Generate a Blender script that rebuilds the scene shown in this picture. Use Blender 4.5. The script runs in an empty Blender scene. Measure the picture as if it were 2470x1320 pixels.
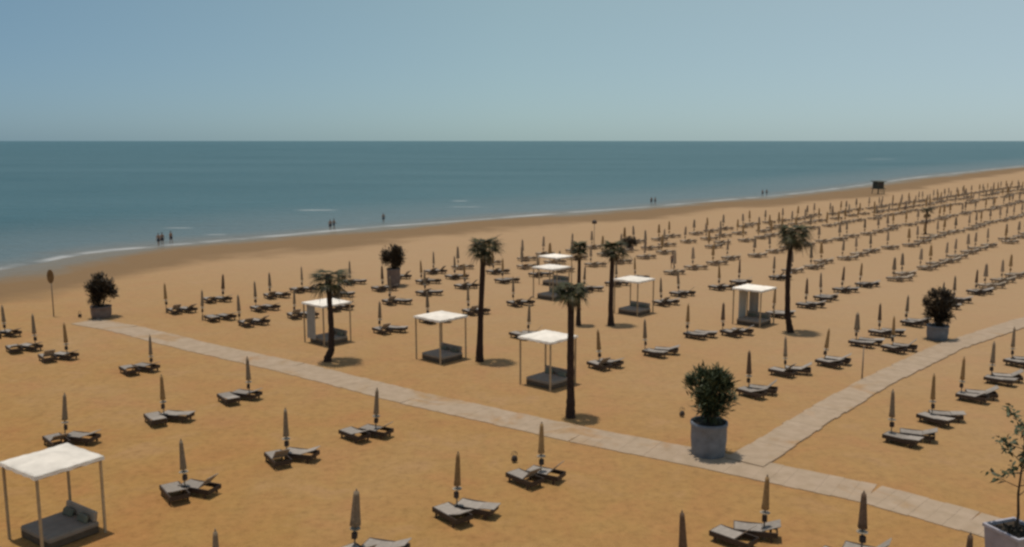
import bpy, bmesh, math, random
from mathutils import Vector, Matrix
R = math.radians
random.seed(11)
SC = bpy.context.scene

# ------------------------------------------------------------------ camera
CAM_H, FPX = 14.0, 2150.0                    # height of the balcony, focal length in photo pixels
PITCH = math.atan2(320, FPX)
cd = bpy.data.cameras.new('camera')
cd.sensor_width = 36.0
cd.lens = 36.0 * FPX / 2470.0
cd.clip_start = 0.5
cd.clip_end = 200000
cam = bpy.data.objects.new('camera', cd)
SC.collection.objects.link(cam)
cam.location = (0, 0, CAM_H)
cam.rotation_euler = (math.pi / 2 - PITCH, 0, 0)
SC.camera = cam

# ------------------------------------------------------------------ sky and sun
SUN_EL, SUN_AZ = R(84), R(-60)               # high sun, over the sea
w = bpy.data.worlds.new('World')
SC.world = w
w.use_nodes = True
wn = w.node_tree
for n in list(wn.nodes):
    wn.nodes.remove(n)
sky = wn.nodes.new('ShaderNodeTexSky')
sky.sky_type = 'NISHITA'
sky.sun_disc = False
sky.sun_elevation = SUN_EL
sky.sun_rotation = SUN_AZ
sky.altitude = 0
sky.air_density = 0.5
sky.dust_density = 1.0
sky.ozone_density = 1.0
bg = wn.nodes.new('ShaderNodeBackground')
bg.inputs['Strength'].default_value = 0.112
wn.links.new(sky.outputs[0], bg.inputs['Color'])
# thick summer haze lying in the air, brighter towards the far end of the beach
hz = wn.nodes.new('ShaderNodeBackground')
tcw = wn.nodes.new('ShaderNodeTexCoord')
sx = wn.nodes.new('ShaderNodeSeparateXYZ')
mr = wn.nodes.new('ShaderNodeMapRange')
mr.inputs['From Min'].default_value = -0.5
mr.inputs['From Max'].default_value = 0.5
hr = wn.nodes.new('ShaderNodeValToRGB')
e_ = hr.color_ramp.elements
e_.new(0.5)
for k_, c_ in zip(e_, ((0.155, 0.29, 0.355, 1), (0.335, 0.485, 0.475, 1), (0.455, 0.585, 0.585, 1))):
    k_.color = c_
wn.links.new(tcw.outputs['Generated'], sx.inputs[0])
wn.links.new(sx.outputs['X'], mr.inputs['Value'])
wn.links.new(mr.outputs['Result'], hr.inputs['Fac'])
wn.links.new(hr.outputs['Color'], hz.inputs['Color'])
mxs = wn.nodes.new('ShaderNodeMixShader')
mz = wn.nodes.new('ShaderNodeMapRange')       # the haze thins out overhead
mz.inputs['From Min'].default_value = 0.2
mz.inputs['From Max'].default_value = 0.75
mz.inputs['To Min'].default_value = 0.65
mz.inputs['To Max'].default_value = 0.15
wn.links.new(sx.outputs['Z'], mz.inputs['Value'])
wn.links.new(mz.outputs['Result'], mxs.inputs[0])
wo = wn.nodes.new('ShaderNodeOutputWorld')
wn.links.new(bg.outputs[0], mxs.inputs[1])
wn.links.new(hz.outputs[0], mxs.inputs[2])
wn.links.new(mxs.outputs[0], wo.inputs['Surface'])

sl = bpy.data.lights.new('sun', 'SUN')
sl.energy = 2.75
sl.angle = R(0.5)
sl.color = (1.0, 0.94, 0.85)
so = bpy.data.objects.new('sun', sl)
SC.collection.objects.link(so)
sdir = Vector((math.sin(SUN_AZ) * math.cos(SUN_EL), math.cos(SUN_AZ) * math.cos(SUN_EL), math.sin(SUN_EL)))
so.rotation_euler = sdir.to_track_quat('Z', 'Y').to_euler()
so.location = (0, 0, 60)

SC.view_settings.view_transform = 'Standard'
SC.view_settings.look = 'None'
SC.view_settings.exposure = 0.0
SC.view_settings.gamma = 1.0
SC.view_settings.use_curve_mapping = False
SC.render.engine = 'CYCLES'
SC.cycles.filter_width = 2.7
SC.cycles.max_bounces = 6

# ------------------------------------------------------------------ helpers
TH = R(47.7)
U = Vector((math.cos(TH), math.sin(TH), 0))   # along the shore
V = Vector((-U.y, U.x, 0))                    # towards the sea


def at(px, py, z=0.0):
    """photo pixel -> the point of the beach (height z) seen there"""
    d = Vector((px - 1235, FPX * math.cos(PITCH) - (py - 660) * math.sin(PITCH),
                -FPX * math.sin(PITCH) - (py - 660) * math.cos(PITCH)))
    t = (z - CAM_H) / d.z
    return Vector((d.x * t, d.y * t, z))


def to_px(p):
    y = p.y * math.cos(PITCH) - (p.z - CAM_H) * math.sin(PITCH)
    u = p.y * math.sin(PITCH) + (p.z - CAM_H) * math.cos(PITCH)
    return 1235 + FPX * p.x / y, 660 - FPX * u / y


def uv(u, v, z=0.0):
    p = U * u + V * v
    p.z = z
    return p


def grid_of(p):
    q = Vector((p.x, p.y, 0))
    return q.dot(U), q.dot(V)


class MB:
    """collects shapes and links them as ONE mesh object"""

    def __init__(self):
        self.v, self.f = [], []

    def add(self, vs, fs):
        o = len(self.v)
        self.v += [tuple(p) for p in vs]
        self.f += [tuple(i + o for i in f) for f in fs]
        return self

    def box(self, c, s, rot=None, bev=0.0):
        bm = bmesh.new()
        bmesh.ops.create_cube(bm, size=1.0)
        bmesh.ops.scale(bm, vec=s, verts=bm.verts)
        if bev:
            bmesh.ops.bevel(bm, geom=bm.edges[:], offset=bev, segments=1, affect='EDGES')
        if rot is not None:
            bmesh.ops.transform(bm, matrix=rot.to_4x4(), verts=bm.verts)
        bmesh.ops.translate(bm, vec=c, verts=bm.verts)
        bm.verts.index_update()
        self.add([v.co[:] for v in bm.verts], [[v.index for v in f.verts] for f in bm.faces])
        bm.free()
        return self

    def tube(self, pts, rads, n=8, cap=True, jitter=0.0):
        pts = [Vector(p) for p in pts]
        vs, fs = [], []
        for i, p in enumerate(pts):
            a = pts[max(i - 1, 0)]
            b = pts[min(i + 1, len(pts) - 1)]
            t = (b - a).normalized()
            x = t.orthogonal().normalized() if abs(t.z) < 0.9 else (Vector((1, 0, 0)) - t * t.x).normalized()
            y = t.cross(x)
            r = rads[i] if isinstance(rads, (list, tuple)) else rads
            for k in range(n):
                an = 2 * math.pi * k / n
                rr = r * (1 + random.uniform(-jitter, jitter))
                vs.append(p + x * (rr * math.cos(an)) + y * (rr * math.sin(an)))
        for i in range(len(pts) - 1):
            for k in range(n):
                fs.append((i * n + k, i * n + (k + 1) % n, (i + 1) * n + (k + 1) % n, (i + 1) * n + k))
        if cap:
            fs.append(tuple(range(n))[::-1])
            m = (len(pts) - 1) * n
            fs.append(tuple(m + k for k in range(n)))
        return self.add(vs, fs)

    def lathe(self, prof, n=20, c=(0, 0, 0), fold=0.0, nf=8):
        vs, fs = [], []
        for r, z in prof:
            for k in range(n):
                an = 2 * math.pi * k / n
                rr = r * (1 + fold * math.cos(an * nf))
                vs.append((c[0] + rr * math.cos(an), c[1] + rr * math.sin(an), c[2] + z))
        for i in range(len(prof) - 1):
            for k in range(n):
                fs.append((i * n + k, i * n + (k + 1) % n, (i + 1) * n + (k + 1) % n, (i + 1) * n + k))
        fs.append(tuple(range(n))[::-1])
        m = (len(prof) - 1) * n
        fs.append(tuple(m + k for k in range(n)))
        return self.add(vs, fs)

    def mesh(self, name, mat, smooth=False):
        me = bpy.data.meshes.new(name)
        me.from_pydata(self.v, [], self.f)
        me.update()
        if mat:
            me.materials.append(mat)
        if smooth:
            for p in me.polygons:
                p.use_smooth = True
        return me

    def build(self, name, mat, parent=None, smooth=False):
        return link(name, self.mesh(name, mat, smooth), parent)


def link(name, data, parent=None):
    o = bpy.data.objects.new(name, data)
    SC.collection.objects.link(o)
    if parent is not None:
        o.parent = parent
    return o


def tag(o, label=None, cat=None, group=None, kind=None):
    if label:
        o['label'] = label
    if cat:
        o['category'] = cat
    if group:
        o['group'] = group
    if kind:
        o['kind'] = kind
    return o


def thing(name, label, cat, loc, rz=0.0, group=None):
    o = bpy.data.objects.new(name, None)
    SC.collection.objects.link(o)
    o.location = loc
    o.rotation_euler = (0, 0, rz)
    return tag(o, label, cat, group)


KIDS = {}


def copy_tree(o, parent=None):
    """a copy of a thing, its parts and their sub-parts"""
    c = o.copy()
    SC.collection.objects.link(c)
    c.parent = parent
    for ch in KIDS.setdefault(o.name, list(o.children)):
        copy_tree(ch, c)
    return c


# ------------------------------------------------------------------ materials
def new_mat(name):
    m = bpy.data.materials.new(name)
    m.use_nodes = True
    nt = m.node_tree
    return m, nt, nt.nodes['Principled BSDF']


def N(nt, typ, **kw):
    n = nt.nodes.new(typ)
    for k, v in kw.items():
        setattr(n, k, v)
    return n


def noise(nt, scale, detail=3, rough=0.55, coord='Object', dist=0.0):
    tc = N(nt, 'ShaderNodeTexCoord')
    nz = N(nt, 'ShaderNodeTexNoise')
    nz.inputs['Scale'].default_value = scale
    nz.inputs['Detail'].default_value = detail
    nz.inputs['Roughness'].default_value = rough
    nz.inputs['Distortion'].default_value = dist
    nt.links.new(tc.outputs[coord], nz.inputs['Vector'])
    return nz.outputs['Fac']


def ramp(nt, fac, stops):
    r = N(nt, 'ShaderNodeValToRGB')
    el = r.color_ramp.elements
    while len(el) < len(stops):
        el.new(0.5)
    for e, (p, c) in zip(el, stops):
        e.position = p
        e.color = (*c, 1) if len(c) == 3 else c
    nt.links.new(fac, r.inputs['Fac'])
    return r.outputs['Color']


def mixc(nt, fac, a, b, mode='MIX'):
    m = N(nt, 'ShaderNodeMix', data_type='RGBA', blend_type=mode)
    for sock, v in ((m.inputs[0], fac), (m.inputs[6], a), (m.inputs[7], b)):
        if hasattr(v, 'links'):
            nt.links.new(v, sock)
        elif isinstance(v, tuple):
            sock.default_value = (*v, 1)
        else:
            sock.default_value = v
    return m.outputs[2]


def math_(nt, op, a, b=0.0, clamp=False):
    m = N(nt, 'ShaderNodeMath', operation=op, use_clamp=clamp)
    for s, v in ((m.inputs[0], a), (m.inputs[1], b)):
        if hasattr(v, 'links'):
            nt.links.new(v, s)
        else:
            s.default_value = v
    return m.outputs[0]


def smooth(nt, val, lo, hi):
    m = N(nt, 'ShaderNodeMapRange', interpolation_type='SMOOTHSTEP')
    nt.links.new(val, m.inputs['Value'])
    m.inputs['From Min'].default_value = lo
    m.inputs['From Max'].default_value = hi
    return m.outputs['Result']


def bump(nt, bsdf, h, strength=0.5, dist=0.02):
    b = N(nt, 'ShaderNodeBump')
    b.inputs['Strength'].default_value = strength
    b.inputs['Distance'].default_value = dist
    nt.links.new(h, b.inputs['Height'])
    nt.links.new(b.outputs[0], bsdf.inputs['Normal'])


def simple(name, col, rough=0.7, var=0.25, scale=6.0, bmp=0.0, metal=0.0, spec=0.3):
    m, nt, b = new_mat(name)
    f = noise(nt, scale, 4)
    lo = tuple(max(0, c * (1 - var)) for c in col)
    hi = tuple(min(1, c * (1 + var)) for c in col)
    c = ramp(nt, f, [(0.3, lo), (0.7, hi)])
    oi = N(nt, 'ShaderNodeObjectInfo')
    k = N(nt, 'ShaderNodeMapRange')
    nt.links.new(oi.outputs['Random'], k.inputs['Value'])
    k.inputs['To Min'].default_value = 0.82
    k.inputs['To Max'].default_value = 1.15
    hsv = N(nt, 'ShaderNodeHueSaturation')
    nt.links.new(c, hsv.inputs['Color'])
    nt.links.new(k.outputs['Result'], hsv.inputs['Value'])
    nt.links.new(hsv.outputs['Color'], b.inputs['Base Color'])
    b.inputs['Roughness'].default_value = rough
    b.inputs['Metallic'].default_value = metal
    b.inputs['Specular IOR Level'].default_value = spec
    if bmp:
        bump(nt, b, noise(nt, scale * 4, 3), 0.6, bmp)
    return m


def sand_colour(nt):
    """dry sand: broad warm and pale drifts over a fine grain"""
    big = noise(nt, 0.055, 4, 0.6, dist=0.6)
    mid = noise(nt, 0.33, 4, 0.6, dist=0.4)
    fine = noise(nt, 2.6, 4, 0.7)
    c = ramp(nt, big, [(0.32, (0.348, 0.169, 0.050)), (0.5, (0.353, 0.188, 0.062)), (0.68, (0.372, 0.215, 0.096))])
    c2 = ramp(nt, mid, [(0.3, (0.363, 0.161, 0.056)), (0.55, (0.339, 0.196, 0.059)), (0.75, (0.378, 0.215, 0.101))])
    c = mixc(nt, 0.5, c, c2)
    dk = ramp(nt, fine, [(0.25, (0.74, 0.73, 0.71)), (0.5, (1, 1, 1)), (0.8, (1.12, 1.12, 1.12))])
    c = mixc(nt, 1.0, c, dk, 'MULTIPLY')
    # random paler and browner mottling over the sand
    tr = ramp(nt, noise(nt, 0.85, 5, 0.7, dist=1.2), [(0.3, (0.90, 0.89, 0.87)), (0.5, (1, 1, 1)), (0.72, (1.08, 1.09, 1.10))])
    return mixc(nt, 1.0, c, tr, 'MULTIPLY')


def mat_sand():
    m, nt, b = new_mat('sand')
    dry = sand_colour(nt)
    at_ = N(nt, 'ShaderNodeAttribute', attribute_name='shore_distance')
    n1 = noise(nt, 0.035, 4, 0.6, dist=0.5)
    n2 = noise(nt, 0.25, 3)
    off = math_(nt, 'ADD', at_.outputs['Fac'],
                math_(nt, 'ADD', math_(nt, 'MULTIPLY', math_(nt, 'SUBTRACT', n1, 0.5), 22.0),
                      math_(nt, 'MULTIPLY', math_(nt, 'SUBTRACT', n2, 0.5), 5.0)))
    damp = smooth(nt, off, -24.0, -17.0)
    wet = smooth(nt, off, -11.0, -2.5)
    # distance haze put into the sand colour: paler the further out
    tco = N(nt, 'ShaderNodeTexCoord')
    sep = N(nt, 'ShaderNodeSeparateXYZ')
    nt.links.new(tco.outputs['Object'], sep.inputs[0])
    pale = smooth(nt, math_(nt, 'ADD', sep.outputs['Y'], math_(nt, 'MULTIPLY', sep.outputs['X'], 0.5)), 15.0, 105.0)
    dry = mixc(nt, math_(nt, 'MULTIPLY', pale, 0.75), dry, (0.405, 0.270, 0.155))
    c = mixc(nt, math_(nt, 'MULTIPLY', damp, 0.85), dry, (0.195, 0.120, 0.058))
    c = mixc(nt, math_(nt, 'MULTIPLY', wet, 0.8), c, (0.185, 0.155, 0.105))
    nt.links.new(c, b.inputs['Base Color'])
    rg = N(nt, 'ShaderNodeMapRange')
    nt.links.new(wet, rg.inputs['Value'])
    rg.inputs['To Min'].default_value = 0.95
    rg.inputs['To Max'].default_value = 0.35
    nt.links.new(rg.outputs['Result'], b.inputs['Roughness'])
    b.inputs['Specular IOR Level'].default_value = 0.15
    h = math_(nt, 'ADD', noise(nt, 1.1, 5, 0.65), math_(nt, 'MULTIPLY', noise(nt, 5.0, 3), 0.35))
    bump(nt, b, h, 0.8, 0.2)
    return m


def mat_walk():
    m, nt, b = new_mat('sandy_planks')
    s = sand_colour(nt)
    f = noise(nt, 0.28, 5, 0.65, dist=0.8)
    cover = smooth(nt, f, 0.52, 0.72)
    tone = ramp(nt, noise(nt, 1.6, 3), [(0.3, (0.345, 0.262, 0.180)), (0.7, (0.43, 0.328, 0.235))])
    c = mixc(nt, math_(nt, 'ADD', math_(nt, 'MULTIPLY', cover, 0.6), 0.12), tone, s)
    nt.links.new(c, b.inputs['Base Color'])
    b.inputs['Roughness'].default_value = 0.9
    b.inputs['Specular IOR Level'].default_value = 0.15
    bump(nt, b, noise(nt, 3.0, 4), 0.4, 0.03)
    return m


def mat_water():
    m, nt, b = new_mat('sea_water')
    at_ = N(nt, 'ShaderNodeAttribute', attribute_name='shore_distance')
    tc = N(nt, 'ShaderNodeTexCoord')
    mp = N(nt, 'ShaderNodeMapping')
    mp.inputs['Rotation'].default_value = (0, 0, -TH)
    mp.inputs['Scale'].default_value = (0.25, 1.0, 1.0)
    nt.links.new(tc.outputs['Object'], mp.inputs['Vector'])

    def nz(scale, detail=4, rough=0.6, dist=0.3):
        n = N(nt, 'ShaderNodeTexNoise')
        n.inputs['Scale'].default_value = scale
        n.inputs['Detail'].default_value = detail
        n.inputs['Roughness'].default_value = rough
        n.inputs['Distortion'].default_value = dist
        nt.links.new(mp.outputs[0], n.inputs['Vector'])
        return n.outputs['Fac']
    sd = at_.outputs['Fac']
    shal = smooth(nt, sd, 70.0, 0.0)
    edge = smooth(nt, math_(nt, 'ADD', sd, math_(nt, 'MULTIPLY', math_(nt, 'SUBTRACT', nz(0.05), 0.5), 14.0)), 13.0, -2.0)
    deep = ramp(nt, nz(0.012, 5), [(0.3, (0.040, 0.108, 0.122)), (0.7, (0.072, 0.150, 0.165))])
    c = mixc(nt, math_(nt, 'MULTIPLY', shal, 0.65), deep, (0.160, 0.188, 0.185))
    c = mixc(nt, math_(nt, 'MULTIPLY', edge, 0.75), c, (0.20, 0.17, 0.13))
    # foam: the last lapping line, and sparse breakers further out
    f1 = nz(0.16, 5, 0.65, 0.6)
    line = math_(nt, 'MULTIPLY', smooth(nt, math_(nt, 'ABSOLUTE', math_(nt, 'SUBTRACT', math_(nt, 'ADD', sd, math_(nt, 'MULTIPLY', math_(nt, 'SUBTRACT', nz(0.03), 0.5), 6.0)), 0.8)), 2.2, 0.2),
                 smooth(nt, f1, 0.36, 0.60))
    band = math_(nt, 'MULTIPLY', smooth(nt, math_(nt, 'ABSOLUTE', math_(nt, 'SUBTRACT', sd, 26.0)), 18.0, 4.0),
                 smooth(nt, nz(0.13, 5, 0.6, 0.4), 0.70, 0.76))
    ob = tc.outputs['Object']
    for (px, py), hl, hw in (((762, 507), 5.0, 1.6), ((432, 550), 3.2, 0.9), ((1110, 485), 2.2, 1.6), ((2120, 384), 16.0, 10.0), ((520, 566), 2.4, 0.7)):
        c0 = at(px, py, -0.4)
        sb = N(nt, 'ShaderNodeVectorMath', operation='SUBTRACT')
        nt.links.new(ob, sb.inputs[0])
        sb.inputs[1].default_value = (c0.x, c0.y, -0.4)
        rt = N(nt, 'ShaderNodeMapping', vector_type='POINT')
        rt.inputs['Rotation'].default_value = (0, 0, -math.radians(20))
        rt.inputs['Scale'].default_value = (1 / hl, 1 / hw, 1)
        nt.links.new(sb.outputs[0], rt.inputs['Vector'])
        ln = N(nt, 'ShaderNodeVectorMath', operation='LENGTH')
        nt.links.new(rt.outputs[0], ln.inputs[0])
        patch = smooth(nt, math_(nt, 'ADD', ln.outputs['Value'], math_(nt, 'MULTIPLY', math_(nt, 'SUBTRACT', f1, 0.5), 1.6)), 1.0, 0.4)
        band = math_(nt, 'MAXIMUM', band, math_(nt, 'MULTIPLY', patch, 0.75))
    foam = math_(nt, 'MULTIPLY', math_(nt, 'MAXIMUM', line, band), 0.6)
    c = mixc(nt, foam, c, (0.62, 0.60, 0.56))
    nt.links.new(c, b.inputs['Base Color'])
    b.inputs['Roughness'].default_value = 0.4
    b.inputs['Specular IOR Level'].default_value = 0.36
    b.inputs['IOR'].default_value = 1.33
    h = math_(nt, 'ADD', nz(0.22, 5, 0.65), math_(nt, 'MULTIPLY', nz(1.4, 3), 0.4))
    bump(nt, b, h, 1.0, 1.6)
    return m


def mat_leaf(name, a, c, rough=0.55):
    m, nt, b = new_mat(name)
    col = ramp(nt, noise(nt, 2.2, 3), [(0.3, a), (0.7, c)])
    nt.links.new(col, b.inputs['Base Color'])
    b.inputs['Roughness'].default_value = rough
    b.inputs['Specular IOR Level'].default_value = 0.25
    return m


M = dict(
    sand=mat_sand(), walk=mat_walk(), water=mat_water(),
    canopy=simple('beige_cloth', (0.235, 0.175, 0.115), 0.9, 0.22, 9),
    canopy_warm=simple('ochre_cloth', (0.32, 0.195, 0.085), 0.9, 0.22, 9),
    canopy_dark=simple('brown_cloth', (0.15, 0.095, 0.06), 0.9, 0.22, 9),
    canopy_hazed=simple('haze_paled_cloth', (0.31, 0.225, 0.15), 0.9, 0.22, 9),  # lighter cloth for distant parasols, haze put into its colour
    pole=simple('weathered_pole', (0.22, 0.17, 0.12), 0.6, 0.2, 5),
    tray=simple('beige_plastic', (0.30, 0.24, 0.17), 0.5, 0.1, 5),
    box=simple('dark_plastic', (0.05, 0.035, 0.03), 0.6, 0.2, 8),
    sling_hazed=simple('haze_paled_sling', (0.38, 0.30, 0.215), 0.85, 0.15, 5),  # distant loungers only: seat colour lightened to stand in for haze
    frame_hazed=simple('haze_paled_frame', (0.27, 0.20, 0.135), 0.6, 0.2, 8),  # same distance haze mixed into the frame colour
    frame=simple('shade_dark_brown_frame', (0.055, 0.036, 0.025), 0.6, 0.2, 8),  # brown, darkened to add to the shadow under the lounger
    sling=simple('grey_mesh_sling', (0.30, 0.255, 0.21), 0.85, 0.15, 5),
    white=simple('white_canvas', (0.86, 0.77, 0.65), 0.85, 0.13, 1.6, 0.03),
    timber=simple('pale_timber', (0.40, 0.29, 0.17), 0.7, 0.15, 4),
    bedbase=simple('brown_bed_base', (0.12, 0.085, 0.055), 0.7, 0.2, 6),
    mattress=simple('taupe_mattress', (0.31, 0.25, 0.19), 0.9, 0.12, 3),
    cushion=simple('grey_green_cushion', (0.17, 0.165, 0.115), 0.9, 0.12, 4),
    curtain=simple('grey_curtain', (0.40, 0.375, 0.33), 0.9, 0.1, 3),
    bark=simple('palm_bark', (0.042, 0.024, 0.017), 0.95, 0.45, 7, 0.05),
    frond=mat_leaf('palm_frond', (0.022, 0.024, 0.008), (0.080, 0.070, 0.020)),
    deadfrond=mat_leaf('dry_frond', (0.075, 0.045, 0.020), (0.15, 0.095, 0.045), 0.9),
    leaf=mat_leaf('shrub_leaf', (0.030, 0.042, 0.018), (0.085, 0.095, 0.042)),
    leafdark=mat_leaf('dark_shrub_leaf', (0.030, 0.024, 0.016), (0.075, 0.052, 0.030)),
    stem=simple('woody_stem', (0.07, 0.05, 0.035), 0.9, 0.3, 8),
    pot=simple('grey_pot', (0.195, 0.205, 0.225), 0.75, 0.2, 2.5, 0.02),
    pot_pale=simple('pale_pot', (0.36, 0.335, 0.355), 0.75, 0.14, 2.5, 0.02),
    pot_brown=simple('mauve_pot', (0.19, 0.140, 0.118), 0.8, 0.2, 2.5, 0.02),
    soil=simple('soil', (0.05, 0.035, 0.022), 0.95, 0.3, 8, 0.03),
    sign=simple('brown_board', (0.17, 0.095, 0.035), 0.7, 0.25, 5),
    hut=simple('dark_olive_wood', (0.075, 0.075, 0.055), 0.8, 0.25, 3),
    skin=simple('skin', (0.28, 0.16, 0.10), 0.6, 0.1, 6),
    swim=simple('dark_swimwear', (0.02, 0.025, 0.04), 0.8, 0.2, 6),
    hair=simple('dark_hair', (0.02, 0.014, 0.01), 0.7, 0.2, 12),
    bag=simple('dark_bag', (0.06, 0.045, 0.035), 0.8, 0.2, 6),
)

# ------------------------------------------------------------------ beach and sea
WATER_Z = -0.4
shore_px = [(0, 652), (110, 633), (220, 612), (450, 590), (680, 570), (890, 551), (1100, 535), (1300, 520), (1500, 505),
            (1700, 488), (1900, 470), (2050, 452), (2200, 431), (2340, 415), (2470, 401)]
raw = [at(x, y, WATER_Z) for x, y in shore_px]
first, last = raw[0], raw[-1]
raw = [first - U * 4000 - V * 200, first - U * 400 - V * 60, first - U * 90 - V * 22, first - U * 30 - V * 9] + raw
raw += [last + Vector((170, 205, 0)), last + Vector((800, 1010, 0)), last + Vector((9000, 11500, 0)), last + Vector((40000, 52000, 0))]
SH = []
for i in range(len(raw) - 1):
    p0, p1, p2, p3 = raw[max(i - 1, 0)], raw[i], raw[i + 1], raw[min(i + 2, len(raw) - 1)]
    L = (p2 - p1).length
    k = max(1, min(14, int(L / 4)))
    if L > 500:
        k = 1
    for j in range(k):
        t = j / k
        if k == 1:
            q = p1
        else:
            q = 0.5 * ((2 * p1) + (p2 - p0) * t + (2 * p0 - 5 * p1 + 4 * p2 - p3) * t * t + (3 * p1 - p0 - 3 * p2 + p3) * t ** 3)
            q = q if L < 150 else p1.lerp(p2, t)
        SH.append(Vector((q.x, q.y, 0)))
SH.append(Vector((raw[-1].x, raw[-1].y, 0)))


def strip(name, mat, prof):
    n = len(prof)
    vs, at_ = [], []
    for p in SH:
        for o, z in prof:
            q = p + V * o
            vs.append((q.x, q.y, z))
            at_.append(o)
    fs = []
    for i in range(len(SH) - 1):
        for k in range(n - 1):
            fs.append((i * n + k, (i + 1) * n + k, (i + 1) * n + k + 1, i * n + k + 1))
    me = bpy.data.meshes.new(name)
    me.from_pydata(vs, [], fs)
    me.update()
    a = me.attributes.new('shore_distance', 'FLOAT', 'POINT')
    for d, v in zip(a.data, at_):
        d.value = v
    me.materials.append(mat)
    for p in me.polygons:
        p.use_smooth = True
    return link(name, me)


tag(strip('sand_beach', M['sand'], [(-4000, 0), (-700, 0), (-300, 0), (-160, 0), (-110, 0), (-80, 0), (-55, 0), (-40, 0), (-30, 0), (-22, 0), (-15, 0), (-9, -0.03),
                                    (-5, -0.13), (-2, -0.28), (0, -0.40), (3, -0.58), (10, -1.0), (60, -4.0)]),
    'wide flat beach of warm golden sand, damp and darker by the water', 'sand', kind='structure')
tag(strip('sea', M['water'], [(-6, WATER_Z), (-2, WATER_Z), (0, WATER_Z), (2, WATER_Z), (5, WATER_Z), (10, WATER_Z), (20, WATER_Z), (40, WATER_Z), (80, WATER_Z),
                              (200, WATER_Z), (700, WATER_Z), (3000, WATER_Z), (12000, WATER_Z), (60000, WATER_Z)]),
    'calm blue green sea reaching a straight horizon', 'sea', kind='structure')


def walkway(name, label, pts, width, h):
    mb = MB()
    pts = [Vector((p.x, p.y, 0)) for p in pts]
    rnd = random.Random(5)
    for a, b in zip(pts[:-1], pts[1:]):
        d = (b - a)
        L = d.length
        d.normalize()
        rot = Matrix.Rotation(math.atan2(d.y, d.x), 3, 'Z')
        n = max(1, int(L / 0.6))
        for i in range(n):
            c = a + d * ((i + 0.5) * L / n)
            dz = rnd.uniform(-0.004, 0.004)
            mb.box((c.x, c.y, h / 2 - 0.05 + dz), (L / n - 0.006, width + rnd.uniform(-0.1, 0.1), h + 0.1), rot)
    o = mb.build(name, M['walk'])
    return tag(o, label, 'path', kind='structure')


walkway('boardwalk', 'wide pale slab walkway running from the near planters towards the sea',
        [at(205, 776), at(300, 793), at(480, 838), at(700, 886), at(1000, 962), at(1400, 1050), at(1700, 1108), at(2100, 1192), at(2340, 1258), at(2700, 1365)], 2.25, 0.03)
walkway('side_path', 'narrow slab path branching from the boardwalk and running along the parasol rows',
        [at(1795, 1118), at(1850, 1085), at(1965, 1010), at(2110, 925), at(2290, 838), at(2470, 778), at(2800, 690)], 1.7, 0.075)


# ------------------------------------------------------------------ parasols and loungers
def canopy_prof(fat):
    return [(0.012, 2.38), (0.055 * fat, 2.35), (0.066 * fat, 2.24), (0.078 * fat, 1.98), (0.092 * fat, 1.66), (0.106 * fat, 1.36),
            (0.12 * fat, 1.16), (0.095 * fat, 1.13), (0.03, 1.15)]


def make_parasol(mat, fat=1.0):
    root = thing('beach_parasol', 'closed parasol', 'parasol', (0, 0, 0))
    MB().tube([(0, 0, -0.3), (0, 0, 1.3), (0, 0, 2.4)], [0.028, 0.026, 0.02], 8).build('pole', M['pole'], root, True)
    MB().lathe(canopy_prof(fat), 32, fold=0.13, nf=8).build('furled_canopy', mat, root, True)
    MB().lathe([(0.01, 2.34), (0.03, 2.38), (0.02, 2.44), (0.004, 2.47)], 10).build('finial', M['pole'], root, True)
    MB().lathe([(0.03, 1.00), (0.17, 1.005), (0.175, 1.03), (0.155, 1.035), (0.03, 1.032)], 20).build('tray', M['tray'], root)
    MB().box((0.0, -0.03, 0.78), (0.17, 0.15, 0.24), bev=0.02).build('locker_box', M['box'], root)
    MB().lathe([(0.06, -0.05), (0.06, 0.35), (0.035, 0.38)], 12).build('ground_sleeve', M['pole'], root)
    return root


def far_parasol_mesh(mat):
    mb = MB()
    mb.lathe(canopy_prof(1.55), 16, fold=0.1, nf=4)
    mb.tube([(0, 0, -0.3), (0, 0, 2.45)], 0.03, 6)
    mb.box((0, -0.03, 0.80), (0.17, 0.15, 0.26))
    return mb.mesh('beach_parasol', mat)


LL, LW, LH = 1.52, 0.72, 0.38


def lounger_sling(mb):
    # seat: a slightly sagging sheet; the head end (x<0) is a raised backrest of its own
    n = 8
    vs, fs = [], []
    for i in range(n + 1):
        x = -0.22 + (LL / 2 + 0.20) * i / n
        z = LH + 0.015 - 0.025 * math.sin(math.pi * i / n)
        for s in (-1, 1):
            vs += [(x, s * (LW / 2 - 0.03), z), (x, s * (LW / 2 - 0.03), z - 0.02)]
    for i in range(n):
        a, b = i * 4, i * 4 + 4
        fs += [(a, b, b + 2, a + 2), (a + 1, a + 3, b + 3, b + 1), (a, a + 1, b + 1, b), (a + 2, b + 2, b + 3, a + 3)]
    fs += [(0, 2, 3, 1), (n * 4, n * 4 + 1, n * 4 + 3, n * 4 + 2)]
    return mb.add(vs, fs)


def lounger_back(mb, ang):
    rot = Matrix.Rotation(ang, 3, 'Y')
    c = Vector((-0.23, 0, LH + 0.02)) + rot @ Vector((-0.33, 0, 0))
    return mb.box(c, (0.66, LW - 0.08, 0.03), rot, 0.006)


def lounger_frame(mb):
    for s in (-1, 1):
        mb.box((0, s * LW / 2, LH - 0.075), (LL, 0.05, 0.18))  # boards made deep so their sides thicken the dark band of shadow below
    for x in (-LL / 2 + 0.02, LL / 2 - 0.02):
        mb.box((x, 0, LH - 0.075), (0.04, LW - 0.05, 0.178))
    return mb


def lounger_legs():
    for x in (-LL / 2 + 0.22, LL / 2 - 0.22):
        for s in (-1, 1):
            yield MB().box((x, s * (LW / 2 - 0.005), (LH - 0.165) / 2 - 0.02), (0.08, 0.045, LH - 0.165 + 0.04))


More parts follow.
